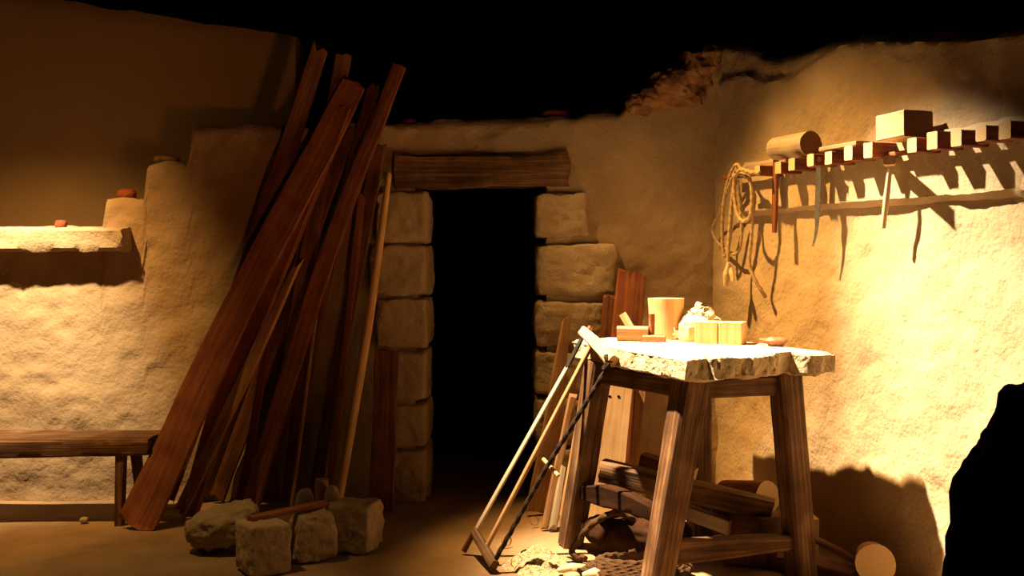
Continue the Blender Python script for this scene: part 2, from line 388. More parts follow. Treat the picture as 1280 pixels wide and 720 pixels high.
tag(rock((bx(105, 5.55), 5.55, 0), (.022, .018, .014), .2, .5, .005, 30, 8).build('pebble', M['limestone'], origin=(bx(105, 5.55), 5.55, 0)), 'small pale pebble on the floor under the bench', 'pebble')

# ------------------------------------------------------------------ the leaning bundle of planks and poles
def leaner(name, label, a, b, w, th, mat, up=None, mid=None, shape='rect', amp=.010, bev=.005, rag=.03, group='planks leaning on the left wall', cat='plank', n=12, cap=None):
    """a, b = (px, py, Y) of foot and head"""
    A, B = P(*a), P(*b)
    pts = [A, B] if mid is None else [A, P(*mid), B]
    g = bar(pts, w, th, up=up or (0, -1, .25), shape=shape, amp=amp, freq=18, lfreq=2.2, seg=.05, bev=bev, rag=rag, n=n, cap_mi=1 if cap else 0, smooth=mid is not None)
    lo = np.concatenate(g.v)[:, 2].min(); g.v = [v - np.array([0, 0, lo + .004]) if abs(lo) < .2 else v for v in g.v]
    o = g.build(name, [M[mat], M[cap]] if cap else M[mat], origin=A * np.array([1, 1, 0]))
    return tag(o, label, cat, group)
fY = lambda py: floorY(py)
leaner('plank', 'widest light-footed plank, in front and furthest left of the leaning bundle', (171, 660, 5.42), (442, 110, 6.00), [.102, .088, .075], .016, 'wood_red', mid=(292, 400, 5.74), rag=.05)
leaner('plank', 'split plank with a pale splintered edge, behind the widest leaning plank', (205, 612, 5.92), (400, 56, 6.03), [.07, .055, .06, .045], .02, 'wood_dark', mid=(296, 372, 5.98), up=(.3, -1, 0), rag=.06)
leaner('plank', 'square post standing just right of the widest plank foot', (236, 652, 5.62), (428, 140, 5.98), [.042, .065, .066, .06], .028, 'wood_red', mid=(296, 462, 5.80), up=(-.15, -1, 0))
leaner('plank', 'narrow plank with a bright cut edge ending above the floor beside the widest plank', (226, 598, 5.62), (372, 290, 5.80), [.042, .04, .02], .012, 'wood_brown', up=(-.45, -1, 0), rag=.08)
leaner('plank', 'tallest dark plank, its rounded head rising highest at the right', (312, 634, 5.76), (500, 78, 6.02), [.045, .05, .04], .02, 'wood_red', mid=(405, 330, 5.86))
leaner('plank', 'steep narrow plank whose foot stands behind the left rock', (300, 628, 5.86), (352, 320, 5.97), [.03, .022, .026, .02], .018, 'wood_red')
leaner('pole', 'thin straight stick in the middle of the leaning bundle', (364, 634, 5.82), (408, 290, 5.97), .010, .010, 'wood_brown', shape='round', amp=.003, cat='stick')
leaner('plank', 'dark slat with its foot behind the mallet, right of the thin stick', (410, 628, 5.86), (452, 240, 5.99), .020, .014, 'wood_red')
leaner('plank', 'dark plank whose head shows against the black between the two tallest', (330, 622, 5.98), (430, 66, 6.04), [.05, .045], .018, 'wood_dark', up=(.2, -1, 0))
leaner('plank', 'dark plank with head at wall-top height beside the tallest plank', (352, 620, 6.0), (468, 104, 6.045), [.05, .055, .045, .034], .016, 'wood_dark', mid=(396, 380, 6.02), up=(-.2, -1, 0))
leaner('plank', 'short brown plank ending under the wall top at the right of the bundle', (392, 618, 6.0), (474, 172, 6.03), [.035, .04], .014, 'wood_dark')
leaner('plank', 'crooked brown board crossing behind the tallest plank near wall top', (272, 622, 6.0), (438, 160, 6.035), [.045, .035], .014, 'wood_dark')
leaner('plank', 'dark board low in the bundle behind the thin stick', (342, 622, 5.99), (372, 300, 6.03), [.045, .045], .014, 'wood_dark')
leaner('pole', 'pale slender pole leaning on the left end of the door lintel', (420, 648, 5.66), (486, 222, 5.965), [.024, .026, .018], None, 'wood_light', mid=(462, 400, 5.83), shape='round', amp=.004, group='poles', cat='pole')
leaner('board', 'dark upright board standing left of the doorway', (476, 640, 5.78), (484, 442, 5.82), [.072, .068], .018, 'wood_dark', group='boards by the doorway', cat='board')

# boards right of the doorway
gb = 'boards behind the workbench'
leaner('board', 'tall dark brown board leaning on the wall behind the workbench', (762, 640, 5.72), (790, 344, 5.95), [.085, .082], .018, 'wood_red', up=(.12, -1, 0), group=gb, cat='board', amp=.004)
leaner('board', 'narrow dark board behind the left edge of the tall dark brown board', (742, 636, 5.84), (764, 372, 5.96), .05, .014, 'wood_dark', group=gb, cat='board')
t = thing('board', 'pale board with two peg holes standing below the slab', 'board', P(750, 655, 5.5) * np.array([1, 1, 0]), gb)
A, B = P(751, 656, 5.5), P(775, 470, 5.62)
A[2] = 0; bar([A, B], [.098, .074], .017, up=(0, -1, .1), amp=.003, bev=.004, cap_mi=0).build('plank_body', M['wood_light'], t)
for px in (762, 773):
    c = P(px, 495, 5.6); bar([c - np.array([0, .016, 0]), c + np.array([0, .01, 0])], .008, .006, shape='round', n=8, seg=.02, amp=.001).build('peg_hole', M['black'], t)
leaner('board', 'narrow brown board to the right of the pale holed board', (791, 652, 5.56), (801, 466, 5.66), [.028, .03], .016, 'wood_brown', group=gb, cat='board')
leaner('board', 'brown board leaning on the right door jamb', (674, 648, 5.74), (708, 408, 5.82), [.075, .05, .024], .015, 'wood_brown', group=gb, cat='board', up=(.3, -1, 0))
leaner('batten', 'brown round-ended batten, left of the pair behind the bow saw', (681, 664, 5.42), (716, 500, 5.62), [.017, .02], .012, 'wood_brown', group=gb, cat='batten', up=(.2, -1, 0), bev=.008)
leaner('batten', 'short grey round-ended batten, right of the pair behind the bow saw', (691, 664, 5.40), (704, 588, 5.50), [.017, .016], .012, 'wood_grey', group=gb, cat='batten', up=(.2, -1, 0), bev=.008)
leaner('board', 'light brown board just left of the back left leg of the workbench', (707, 656, 5.54), (738, 480, 5.7), [.034, .034], .014, 'wood_light', group=gb, cat='board', up=(.2, -1, 0))

# ------------------------------------------------------------------ workbench
ZT = 1.0
Lc, Nc, Rc, Fc_ = np.array([.300, 5.30]), np.array([.720, 4.25]), np.array([1.40, 4.57]), np.array([.980, 5.62])
wb = thing('workbench', 'heavy workbench with a rough pale slab top on four splayed timber legs', 'workbench', (.85, 4.9, 0))
def slab():
    nu, nv, nz = 64, 50, 7
    V, idx, Fq = [], {}, []
    a, b = Rc - Nc, Lc - Nc                                          # u: short front edge, v: long side
    la, lb = np.linalg.norm(a), np.linalg.norm(b); au, bu = a / la, b / lb
    def outline(u, v):
        x, y = u * la, v * lb
        if v <= .001:                                                # broken front edge in three rough chunks
            y += .0
        return Nc + au * x + bu * y
    def vid(i, j, k):
        key = (i, j, k)
        if key not in idx:
            u, v, w = i / nu, j / nv, k / nz; p = outline(u, v); idx[key] = len(V); V.append([p[0], p[1], ZT - .105 + .105 * w])
        return idx[key]
    for i in range(nu):
        for j in range(nv):
            Fq.append([vid(i, j, nz), vid(i + 1, j, nz), vid(i + 1, j + 1, nz), vid(i, j + 1, nz)])
            Fq.append([vid(i, j, 0), vid(i, j + 1, 0), vid(i + 1, j + 1, 0), vid(i + 1, j, 0)])
    for k in range(nz):
        for i in range(nu):
            Fq.append([vid(i, 0, k), vid(i + 1, 0, k), vid(i + 1, 0, k + 1), vid(i, 0, k + 1)])
            Fq.append([vid(i + 1, nv, k), vid(i, nv, k), vid(i, nv, k + 1), vid(i + 1, nv, k + 1)])
        for j in range(nv):
            Fq.append([vid(0, j + 1, k), vid(0, j, k), vid(0, j, k + 1), vid(0, j + 1, k + 1)])
            Fq.append([vid(nu, j, k), vid(nu, j + 1, k), vid(nu, j + 1, k + 1), vid(nu, j, k + 1)])
    V = np.array(V); keys = np.array(list(idx.keys())); u = keys[:, 0] / nu; v = keys[:, 1] / nv; w = keys[:, 2] / nz
    d2 = np.zeros((len(V), 3))
    rough = fbm(V * np.array([16, 16, 10]), 8, 4); big = fbm(V * 6, 9, 3)
    eu0, eu1, ev0, ev1 = (u < 1e-6), (u > 1 - 1e-6), (v < 1e-6), (v > 1 - 1e-6)
    A3, B3 = np.r_[au, 0], np.r_[bu, 0]
    fall = np.exp(-v * lb / .05)                                    # front break pattern fades inward
    notch = np.interp(u, [0, .42, .45, .50, .66, .70, .78, .82, 1], [0, .0, .01, .03, .03, .075, .07, -.02, -.03])
    lob = fbm(np.stack([u * la * 13, V[:, 2] * 4, v * lb * 5], 1), 31, 3); ridg = (.055 * np.abs(lob) - .012) * (u < .73) + .02 * np.abs(lob) * (u >= .73)
    d2 += B3 * ((notch + ridg + .02 * rough) * fall)[:, None]
    fl = np.exp(-u * la / .05); d2 -= A3 * ((.02 * rough + .02 * big) * fl)[:, None]
    fr = np.exp(-(1 - u) * la / .05); d2 += A3 * ((.012 * rough + .01 * big) * fr)[:, None]
    fb = np.exp(-(1 - v) * lb / .05); d2 += B3 * ((.02 * rough + .03 * big) * fb)[:, None]
    edge = np.minimum(np.minimum(u * la, (1 - u) * la), np.minimum(v * lb, (1 - v) * lb))
    er = np.exp(-edge / .012)
    top = (w > 1 - 1e-6); bot = (w < 1e-6)
    d2[:, 2] += np.where(top, .003 * rough - .016 * er + .012 * er * big, 0) + np.where(bot, .014 * rough + .014 * er, 0)
    g = G(); g.add(V + d2, Fq); return g
slab().build('slab_top', M['slab_stone'], wb)
def leg(top, bot, h0, h1, up):
    bar([bot, top], [h1, (h0 + h1) / 2, h0], None, up=up, bev=.012, amp=.010, freq=16, lfreq=2.0, seg=.03).build('leg', M['wood_old'], wb)
upL = (Nc - Lc); upv = (upL[0], upL[1], 0)
leg((.775, 4.475, .905), (.612, 4.43, -.008), .062, .056, upv)
leg((.425, 5.06, .905), (.285, 5.12, -.008), .058, .052, upv)
leg((1.215, 4.63, .905), (1.275, 4.56, -.008), .058, .054, upv)
leg((.93, 5.22, .905), (.955, 5.30, -.008), .056, .05, upv)
def tie(a, b, hu, hv, nm, m='wood_old', mid=None, amp=.006):
    bar([a, b] if mid is None else [a, mid, b], hu, hv, amp=amp, freq=16, lfreq=3, seg=.03, bev=.008, smooth=mid is not None).build(nm, M[m], wb)
tie((.775, 4.475, .845), (1.215, 4.63, .845), .028, .043, 'apron')
tie((.775, 4.475, .845), (.425, 5.06, .845), .028, .043, 'apron')
tie((1.215, 4.63, .845), (.93, 5.22, .845), .028, .043, 'apron')
tie((.425, 5.06, .845), (.93, 5.22, .845), .028, .043, 'apron')
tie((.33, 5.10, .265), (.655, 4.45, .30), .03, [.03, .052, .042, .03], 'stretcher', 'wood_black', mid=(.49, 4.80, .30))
tie((.655, 4.445, .150), (1.262, 4.57, .165), .032, [.055, .045, .032], 'stretcher', 'wood_old')

# ------------------------------------------------------------------ things on the workbench
def onbench(px, Y): return np.array([(px - 640) / F * Y, Y, ZT])
# hand plane
c = onbench(802, 5.12)
hp = thing('hand_plane', 'wooden hand plane with a slanting blade on the workbench', 'hand plane', c)
dx = np.array([.97, -.24, 0]); dx /= np.linalg.norm(dx); dy = np.array([.24, .97, 0]); zz = np.array([0, 0, 1.])
bar([c - dx * .118 + zz * .037, c + dx * .035 + zz * .037], .036, .036, up=(0, 0, 1), bev=.012, amp=.002, seg=.02).build('stock', M['wood_brown'], hp)
bar([c + dx * .01 + zz * .017 - dy * .01, c + dx * .118 + zz * .017 - dy * .01], .034, .016, bev=.006, amp=.001, seg=.02).build('sole', M['wood_brown'], hp)
bar([c - dx * .045 + zz * .05, c - dx * .095 + zz * .135], .024, .016, up=dx, bev=.004, amp=.0, seg=.02).build('wedge', M['wood_pale'], hp)
bar([c + dx * .05 + zz * .03, c + dx * .052 + zz * .09, c + dx * .05 + zz * .135], [.017, .015, .019], [.015, .014, .016], up=dx, shape='round', amp=.002, seg=.012, smooth=True).build('handle', M['wood_red'], hp)
# upright log round, slightly waisted and faceted
c = onbench(833, 5.3)
t = thing('log_round', 'upright pale log round, tallest thing on the workbench', 'log', c)
bar([c, c + zz * .05, c + zz * .16, c + zz * .205], [.093, .090, .090, .094], None, shape='round', n=18, amp=.010, freq=9, lfreq=2, seg=.02, cap_mi=1).build('log_body', [M['wood_light'], M['end_light']], t)
# split block
c = onbench(901, 5.0)
t = thing('wood_block', 'cube of pale timber with a drying crack on the workbench', 'wood block', c)
e = np.array([.93, -.37, 0]); e2 = np.array([.37, .93, 0])
for sgn, w_ in ((-1, .055), (1, .055)):
    q = c + e * sgn * .0565
    bar([q, q + zz * .103], w_, .075, up=e2, bev=.005, amp=.002, seg=.02, cap_mi=1).build('half_block', [M['wood_light'], M['end_light']], t)
c = onbench(864, 5.12); tag(rock(c, (.052, .045, .040), .5, .2, .01, 12, 12).build('wood_chunk', M['wood_light'], origin=c), 'small wedge of pale wood under the shavings heap', 'wood chunk')
# shavings
def curl(c, r, w, turns, ax, phase=0.0, grow=.25):
    ax = np.asarray(ax, float); ax /= np.linalg.norm(ax); a = np.cross(ax, (0, 0, 1.)); a = a / (np.linalg.norm(a) + 1e-9) if np.linalg.norm(a) > 1e-3 else np.array([1., 0, 0]); b = np.cross(ax, a)
    k = int(14 * turns) + 3; V = []; Fq = []
    for i in range(k):
        th = phase + 2 * math.pi * turns * i / (k - 1); rr = r * (1 + grow * i / k)
        for s_ in (-.5, .5):
            for off in (0, .0012):
                V.append(c + a * (rr + off) * math.cos(th) + b * (rr + off) * math.sin(th) + ax * (s_ * w + .35 * w * i / k))
    for i in range(k - 1):
        o = 4 * i
        Fq += [[o, o + 2, o + 6, o + 4], [o + 1, o + 5, o + 7, o + 3], [o, o + 4, o + 5, o + 1], [o + 2, o + 3, o + 7, o + 6]]
    Fq += [[0, 1, 3, 2], [4 * k - 4, 4 * k - 2, 4 * k - 1, 4 * k - 3]]
    return np.array(V), Fq
g = G(); c0 = onbench(874, 5.25); rs = random.Random(3)
for i in range(170):
    a = rs.uniform(0, 6.28); q = rs.random() ** .6; hh = .15 * (1 - q ** 1.6) * rs.uniform(.4, 1.05) + .014
    p = c0 + np.array([math.cos(a) * q * .14, math.sin(a) * q * .09, hh])
    V, Fq = curl(p, rs.uniform(.013, .027), rs.uniform(.014, .03), rs.uniform(.7, 1.6), (rs.uniform(-1, 1), rs.uniform(-1, 1), rs.uniform(-.6, .6)), rs.uniform(0, 6)); V[:, 2] = np.maximum(V[:, 2], ZT + .001); g.add(V, Fq)
core = rock(c0, (.10, .06, .058), .2, .8, .02, 12, 12); g.add(core.v[0], core.f)
tag(g.build('wood_shavings', M['shaving'], origin=c0), 'bright heap of curled wood shavings on the workbench', 'wood shavings', kind='stuff')
# small clay lamp
c = onbench(970, 4.83); c[2] -= .002
t = thing('oil_lamp', 'small clay lamp with a pinched spout at the back edge of the slab', 'oil lamp', c)
def lathe(c, prof, n=24, squash=1.0):
    V = []; Fq = []
    for (r, z) in prof:
        for k in range(n):
            th = 2 * math.pi * k / n; V.append([c[0] + r * math.cos(th), c[1] + r * squash * math.sin(th), c[2] + z])
    for i in range(len(prof) - 1):
        for k in range(n):
            k2 = (k + 1) % n; Fq.append([i * n + k, i * n + k2, (i + 1) * n + k2, (i + 1) * n + k])
    Fq.append(list(range(n))[::-1]); Fq.append([(len(prof) - 1) * n + k for k in range(n)])
    g = G(); g.add(V, Fq); return g
lathe(c, [(.026, 0), (.036, .006), (.052, .022), (.054, .029), (.048, .037), (.026, .045), (.020, .045), (.018, .038)], squash=.85).build('bowl', M['clay'], t)
bar([c + np.array([-.045, 0, .026]), c + np.array([-.075, .01, .032])], [.014, .011], [.012, .008], shape='round', n=10, seg=.008, amp=0).build('spout', M['clay'], t)

# ------------------------------------------------------------------ bow saw leaning on the bench
sh = np.array([.018, .0, .0])
Ah, Bh = P(724, 414, 5.10) + sh, P(761, 452, 4.80) + sh
Al, Bl = P(593, 664, 4.95), P(618, 714, 4.66); Bl[2] = .03
sw = thing('bow_saw', 'wooden bow saw with twisted cord leaning on the workbench corner', 'saw', (Bl[0], Bl[1], 0))
nrm_ = np.cross(Bh - Ah, Al - Ah); nrm_ /= np.linalg.norm(nrm_)
lerp = lambda a, b, t_: a + (b - a) * t_
bar([Ah, lerp(Ah, Bh, .5) + (Ah - Al) * .004, Bh], [.026, .030, .029], [.021, .025, .023], up=nrm_, bev=.008, amp=.004, seg=.02, smooth=True).build('arm', M['wood_light'], sw, label='upper pale wooden arm')
bar([Al, Bl], [.020, .024], [.016, .018], up=nrm_, bev=.007, amp=.003, seg=.02).build('arm', M['wood_old'], sw, label='lower arm on the floor')
pk = lerp(Ah, Bh, .12); bar([pk, pk + (Ah - Al) / np.linalg.norm(Ah - Al) * .045], .012, shape='round', n=10, seg=.01, amp=.001).build('knob', M['wood_red'], sw)
pf = P(580, 691, 4.96); pf[2] = .012
bar([Al, pf], [.012, .014], shape='round', n=10, seg=.02, amp=.001).build('handle', M['wood_dark'], sw)
st = lerp(lerp(Ah, Bh, .1), lerp(Al, Bl, .02), .17)
bar([lerp(Ah, Bh, .06), st], .013, .006, up=nrm_, seg=.03, amp=0, bev=.002).build('blade_strap', M['iron'], sw)
bl = bar([lerp(lerp(Ah, Bh, .1), Al, .155), lerp(Al, Bl, .02)], .0135, .005, up=nrm_, seg=.04, amp=.001, bev=.002).build('blade', M['wood_grey'], sw)
bar([st - nrm_ * .008, st + nrm_ * .008], .006, shape='round', n=8, seg=.01, amp=0).build('rivet', M['iron'], bl)
bar([lerp(Ah, Bh, .36), lerp(Al, Bl, .55)], .011, .010, up=nrm_, seg=.04, amp=.002, bev=.003).build('centre_bar', M['wood_brown'], sw)
c1, c2 = lerp(Ah, Bh, .96), lerp(Al, Bl, .94)
d_ = (c2 - c1)
rope([c1, lerp(c1, c2, .3) + (Ah - Bh) * .02, lerp(c1, c2, .55) + (Ah - Bh) * .05, lerp(c1, c2, .8) + (Ah - Bh) * .02, c2], .011, .06).build('twisted_cord', M['rope_black'], sw)
rope([c1 + nrm_ * .02, c1 - nrm_ * .022 + d_ * .01, c1 - (Bh - Ah) * .06 - nrm_ * .02, c1 + nrm_ * .024 + d_ * .03, c1 - nrm_ * .02 + d_ * .045], .012, .05).build('cord_binding', M['rope_black'], sw)
bar([P(679, 574, lerp(Ah, Al, .55)[1] - .06), P(698, 595, lerp(Ah, Al, .55)[1] - .16)], .010, shape='round', n=10, seg=.01, amp=.001).build('toggle', M['wood_light'], sw)

# ------------------------------------------------------------------ timber stacked under the bench
A, B = P(752, 588, 5.02), P(966, 638, 4.76)
gt = 'timber under the workbench'
def put(g, nm, mats, lab, cat, grp=None, org=None):
    V = np.concatenate(g.v); o = g.build(nm, mats, origin=org if org is not None else np.array([V[:, 0].mean(), V[:, 1].mean(), V[:, 2].min()])); return tag(o, lab, cat, grp)
put(bar([A, lerp(A, B, .5), B], [.055, .06, .06], [.050, .048, .046], bev=.014, amp=.010, freq=12, seg=.04, rag=.01), 'squared_timber', M['wood_old'], 'long dark squared beam lying slantwise under the workbench', 'beam', gt)
c = P(818, 578, 5.16)
put(bar([c + np.array([-.06, .03, 0]), P(868, 597, 5.08)], .045, .042, bev=.006, amp=.004, cap_mi=1), 'timber_offcut', [M['wood_dark'], M['end_light']], 'dark squared offcut lying on the slanting beam behind the near leg', 'timber', gt)
a1, b1 = P(906, 617, 5.26), P(960, 621, 4.97)
put(bar([a1, b1], [.066, .074], None, shape='round', n=18, amp=.006, freq=12, lfreq=2, seg=.03, cap_mi=1), 'log', [M['wood_red'], M['end_light']], 'round log with a pale cut end lying behind the beam', 'log', gt)
put(bar([P(900, 655, 5.36), P(985, 661, 4.98)], .085, .07, bev=.012, amp=.008, cap_mi=1), 'timber_block', [M['wood_dark'], M['end_dark']], 'dark squared timber behind the beam, carrying the round log', 'timber', gt)
put(bar([P(842, 634, 4.96), P(912, 659, 4.80)], .02, .035, bev=.006, amp=.005, cap_mi=1), 'split_board', [M['wood_grey'], M['wood_pale']], 'weathered grey split board under the slanting beam', 'board', gt)
put(bar([P(838, 680, 4.62), P(903, 672, 4.60)], .014, None, shape='round', n=12, amp=.002, cap_mi=1), 'short_stick', [M['wood_light'], M['end_light']], 'short pale round stick lying on the front stretcher', 'stick', gt)
put(bar([P(876, 600, 5.46), P(918, 618, 5.34)], .012, .010, amp=.002), 'thin_lath', M['wood_dark'], 'thin dark lath leading to the round log', 'lath', gt)
put(bar([(1.005, 4.97, .165), (1.165, 4.68, .165)], .065, .072, bev=.014, amp=.008, cap_mi=1), 'timber_block', [M['wood_dark'], M['end_dark']], 'dark squared timber under the right end of the slanting beam', 'timber', gt)
# low supports so that the stack stands on the floor
put(rock((P(935, 690, 4.82)[0], 4.80, 0), (.13, .06, .045), -.2, .15, .008, 12, 14), 'timber_block', M['wood_dark'], 'low dark billet on the floor beneath the squared timber', 'timber', gt)

# dark leather bundle and coils of rope under the bench
c = np.array([.60, 4.98, 0]); tag(rock(c, (.25, .15, .085), -.3, .7, .03, 6, 24, amp2=.35).build('leather_bundle', M['leather'], origin=c), 'dark crumpled leather bundle under the workbench', 'bundle')
t = thing('rope_coil', 'thick dark rope coil with pale frayed ends under the workbench', 'rope', (.56, 4.60, 0))
pts = []
for i in range(0, 86):
    th = i * .36 + 2.6; k = i / 86; rr = 1 - .35 * k
    pts.append((.56 + .235 * rr * math.cos(th) + .003 * math.sin(i * 1.3), 4.62 + .125 * rr * math.sin(th), .022 + .008 * (i % 17) / 17 + .055 * k))
rope([(.30, 4.60, .02)] + pts, .016, .055, n=12, seg=.009).build('coil', M['rope_dark'], t)
rope([(.34, 4.80, .02), P(715, 690, 4.86), P(735, 660, 4.86), P(768, 641, 4.87), P(795, 652, 4.89), (.62, 4.9, .10)], .015, .055, n=12, seg=.009).build('loop', M['rope_dark'], t, label='loop of rope standing up')
for (x, y, a) in ((.255, 4.63, 2.9), (.36, 4.55, 3.6)):
    bar([(x + .07, y - .02 * math.cos(a), .022), (x, y, .026), (x - .05, y + .01, .016)], [.02, .026, .012], None, shape='round', n=12, amp=.006, freq=60, seg=.01).build('frayed_end', M['frayed'], t)
tag(rock((.262, 4.515, 0), (.035, .028, .022), .4, .6, .006, 20, 10).build('pale_stone', M['limestone'], origin=(.262, 4.515, 0)), 'small pale stone by the frayed rope ends', 'stone')

# sawdust heap by the saw
hx = np.linspace(-1, 1, 44); X, Yy = np.meshgrid(hx, hx); r = np.sqrt(X ** 2 + Yy ** 2)
Ph = np.stack([.12 + X.ravel() * .17, 4.79 + Yy.ravel() * .20, 0 * X.ravel()], 1)
hgt = np.clip(1 - r.ravel() * (1 + .25 * fbm(Ph * 9, 6, 2)), 0, 1) ** 1.1
Ph[:, 2] = -.014 + .105 * hgt + .03 * fbm(Ph * 38, 4, 4) * np.clip(hgt * 3, 0, 1)
k = len(hx); g = G(); g.add(Ph, [[j * k + i, j * k + i + 1, (j + 1) * k + i + 1, (j + 1) * k + i] for j in range(k - 1) for i in range(k - 1)])
tag(g.build('sawdust_heap', M['sawdust'], origin=(.12, 4.79, 0)), 'pale heap of sawdust on the floor beside the bow saw foot', 'sawdust', kind='stuff')
for (px, py, r_, lab) in ((668, 657, .02, 'thin wood curl on the floor before the pale battens'), (633, 683, .022, 'thin wood curl on the floor under the bow saw cord'), (646, 711, .026, 'thin wood curl on the floor at the edge of the sawdust')):
    Yf = floorY(py); c = np.array([(px - 640) / F * Yf, Yf, r_ + .002]); V, Fq = curl(c, r_, .005, 1.4, (.5, -.8, .2), 1.0, .3); V[:, 2] += .001 - V[:, 2].min()
    g = G(); g.add(V, Fq); tag(g.build('wood_curl', M['wood_brown'], origin=c * np.array([1, 1, 0])), lab, 'wood shaving', 'curls on the floor')

# right-hand corner: branch, plank, cut log, small block, dark boulder
tag(sweep(G(), [P(1005, 668, 4.62), P(1040, 684, 4.60), P(1070, 702, 4.55), P(1112, 728, 4.45)], [.013, .016, .014, .012], shape='round', n=10, amp=.004, seg=.02, smooth=True).build('branch', M['wood_dark'], origin=P(1060, 700, 4.56) * np.array([1, 1, 0])), 'thin dark branch slanting down by the right leg of the workbench', 'branch')
put(bar([(1.22, 4.76, .028), (1.50, 4.50, .028)], .06, .03, amp=.006), 'floor_plank', M['wood_dark'], 'short dark plank on the floor right of the workbench', 'plank')
c = np.array([1.40, 4.92, 0]); put(bar([c + zz * .0, c + zz * .185], .05, .04, up=(1, 0, 0), bev=.006, amp=.003, cap_mi=1), 'wood_block', [M['wood_light'], M['end_light']], 'small pale block standing behind the right leg of the workbench', 'wood block')
t = thing('cut_log', 'short log with a pale slanted cut face on the floor by the right wall', 'log', (1.54, 4.40, 0))
a1, b1 = np.array([1.585, 4.58, .085]), np.array([1.525, 4.36, .125])
bar([a1, b1], [.075, .082], None, shape='round', n=18, amp=.006, freq=12, seg=.03, cap_mi=1).build('log_body', [M['wood_brown'], M['end_light']], t)
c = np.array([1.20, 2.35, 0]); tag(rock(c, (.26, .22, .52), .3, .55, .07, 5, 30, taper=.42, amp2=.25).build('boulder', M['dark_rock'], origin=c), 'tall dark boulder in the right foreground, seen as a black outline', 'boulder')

# ------------------------------------------------------------------ stones in the left foreground
st = 'stones in the left foreground'
def stone(px, Y, half, rz, rd, amp, lab, tilt=(0, 0), nm='stone_block', taper=0, n=24):
    c = np.array([(px - 640) / F * Y, Y, 0]); return tag(rock(c, half, rz, rd, amp, 6, n, tilt=tilt, taper=taper, amp2=.5).build(nm, M['limestone'], origin=c), lab, 'stone', st)
stone(329, 4.70, (.108, .098, .112), R(-54), .06, .02, 'squared pale stone block, nearest and largest of the stones')
stone(283, 5.05, (.165, .12, .082), R(18), .5, .045, 'rough rounded rock at the left behind the squared block', nm='rock', tilt=(0, -.25))
stone(391, 4.90, (.108, .11, .110), R(25), .19, .03, 'wedge-shaped stone between the squared block and the right block', tilt=(.1, 0), taper=.2)
stone(443, 5.06, (.112, .115, .112), R(-12), .08, .025, 'flat-topped stone block, right end of the stones')
put(bar([P(312, 650, 4.70) + np.array([0, 0, .006]), P(408, 630, 5.0) + np.array([0, 0, .005])], .026, .011, amp=.003, bev=.004), 'slat', M['wood_red'], 'dark red slat laid across the tops of the stones', 'slat')
c = P(402, 640, 5.25); t = thing('mallet', 'dark wooden mallet standing head up behind the stones', 'mallet', (c[0], c[1], 0))
bar([(c[0], c[1], -.004), (c[0], c[1], .17)], .014, shape='round', n=10, amp=.001).build('handle', M['wood_brown'], t)
bar([(c[0], c[1], .16), (c[0], c[1], .295)], [.03, .036, .032], None, shape='round', n=14, amp=.004, seg=.02).build('head', M['wood_brown'], t)
stone(415, 5.2, (.035, .035, .125), .4, .6, .012, 'small upright knobbly stone beside the mallet', nm='small_stone', n=12)
stone(381, 5.3, (.045, .04, .11), .2, .6, .012, 'small dark stone left of the mallet', nm='small_stone', n=12)

# ------------------------------------------------------------------ tool rack on the right wall
rk = thing('tool_rack', 'long wall rack of projecting wooden pegs on the right wall', 'tool rack', wallP(1060, 0, 1.64))
s0, s1 = wallP(938, .0, 1.79), wallP(1330, .0, 1.79)
# plastered ledge carrying the pegs
g = bar([s0, s1], .055, [.145, .15], up=(0, 0, 1), bev=.025, amp=.016, freq=9, lfreq=6, seg=.022); ledge = g.build('ledge', M['plaster_right'], rk, label='plastered ledge behind the pegs')
bar([wallP(925, .10, 1.855), wallP(1330, .10, 1.855)], .016, .010, amp=.002, seg=.06).build('rail', M['wood_red'], rk)
PEG = .185
def pegpos(px): # end face position at image x px, solve along wall so that the protruding end sits there
    best = None
    for q in np.linspace(px - 5, px + 90, 600):
        e = wallP(q, PEG); x = 640 + F * e[0] / e[1]
        if best is None or abs(x - px) < best[0]: best = (abs(x - px), q)
    return best[1]
pegs = [(948, .88), (971, 1.0), (991, 1.0), (1013, 1.0), (1034, 1.0), (1060, 1.1), (1084, 1.15), (1138, 1.05), (1165, 1.2), (1196, 1.05), (1226, 1.0), (1258, 1.1)]
for px, k in pegs:
    q = pegpos(px); zp = 1.873 - (.014 if px < 1000 else 0) + rnd.uniform(-.004, .004); a, b = wallP(q, .03, zp), wallP(q, PEG + rnd.uniform(-.012, .012), zp); h = .029 * k
    bar([a, b], .026 * min(k, 1.1), h, up=(0, 0, 1), bev=.004, amp=.003, seg=.03, cap_mi=1).build('peg', [M['wood_red'], M['end_light']], rk)
# hanging tools
def hang(px, z0, z1, off): q = pegpos(px); return wallP(q, off, z0), wallP(q, off, z1)
a = P(1108, 205, 4.50); q = wallP(pegpos(1112), .165)
def at(px, py, off):
    lo = None
    for qx in np.linspace(px - 5, px + 90, 500):
        e = wallP(qx, off); x = 640 + F * e[0] / e[1]
        if lo is None or abs(x - px) < lo[0]: lo = (abs(x - px), e)
    e = lo[1].copy(); e[2] = EYE - (py - HOR) / F * e[1]; return e
t = thing('hammer', 'hammer with a pale round handle hanging from the rack', 'hammer', at(1112, 285, .13))
bar([at(1104, 285, .11), at(1113, 203, .12)], [.012, .013, .010], None, shape='round', n=12, amp=.002, seg=.02).build('handle', M['wood_pale'], t)
bar([at(1112, 203, .08), at(1112, 200, .215)], .024, .019, bev=.006, amp=.002, seg=.02).build('head', M['wood_light'], t)
t = thing('saw_blade', 'grey steel blade with a hooked tip hanging from the rack', 'blade', at(1020, 305, .13))
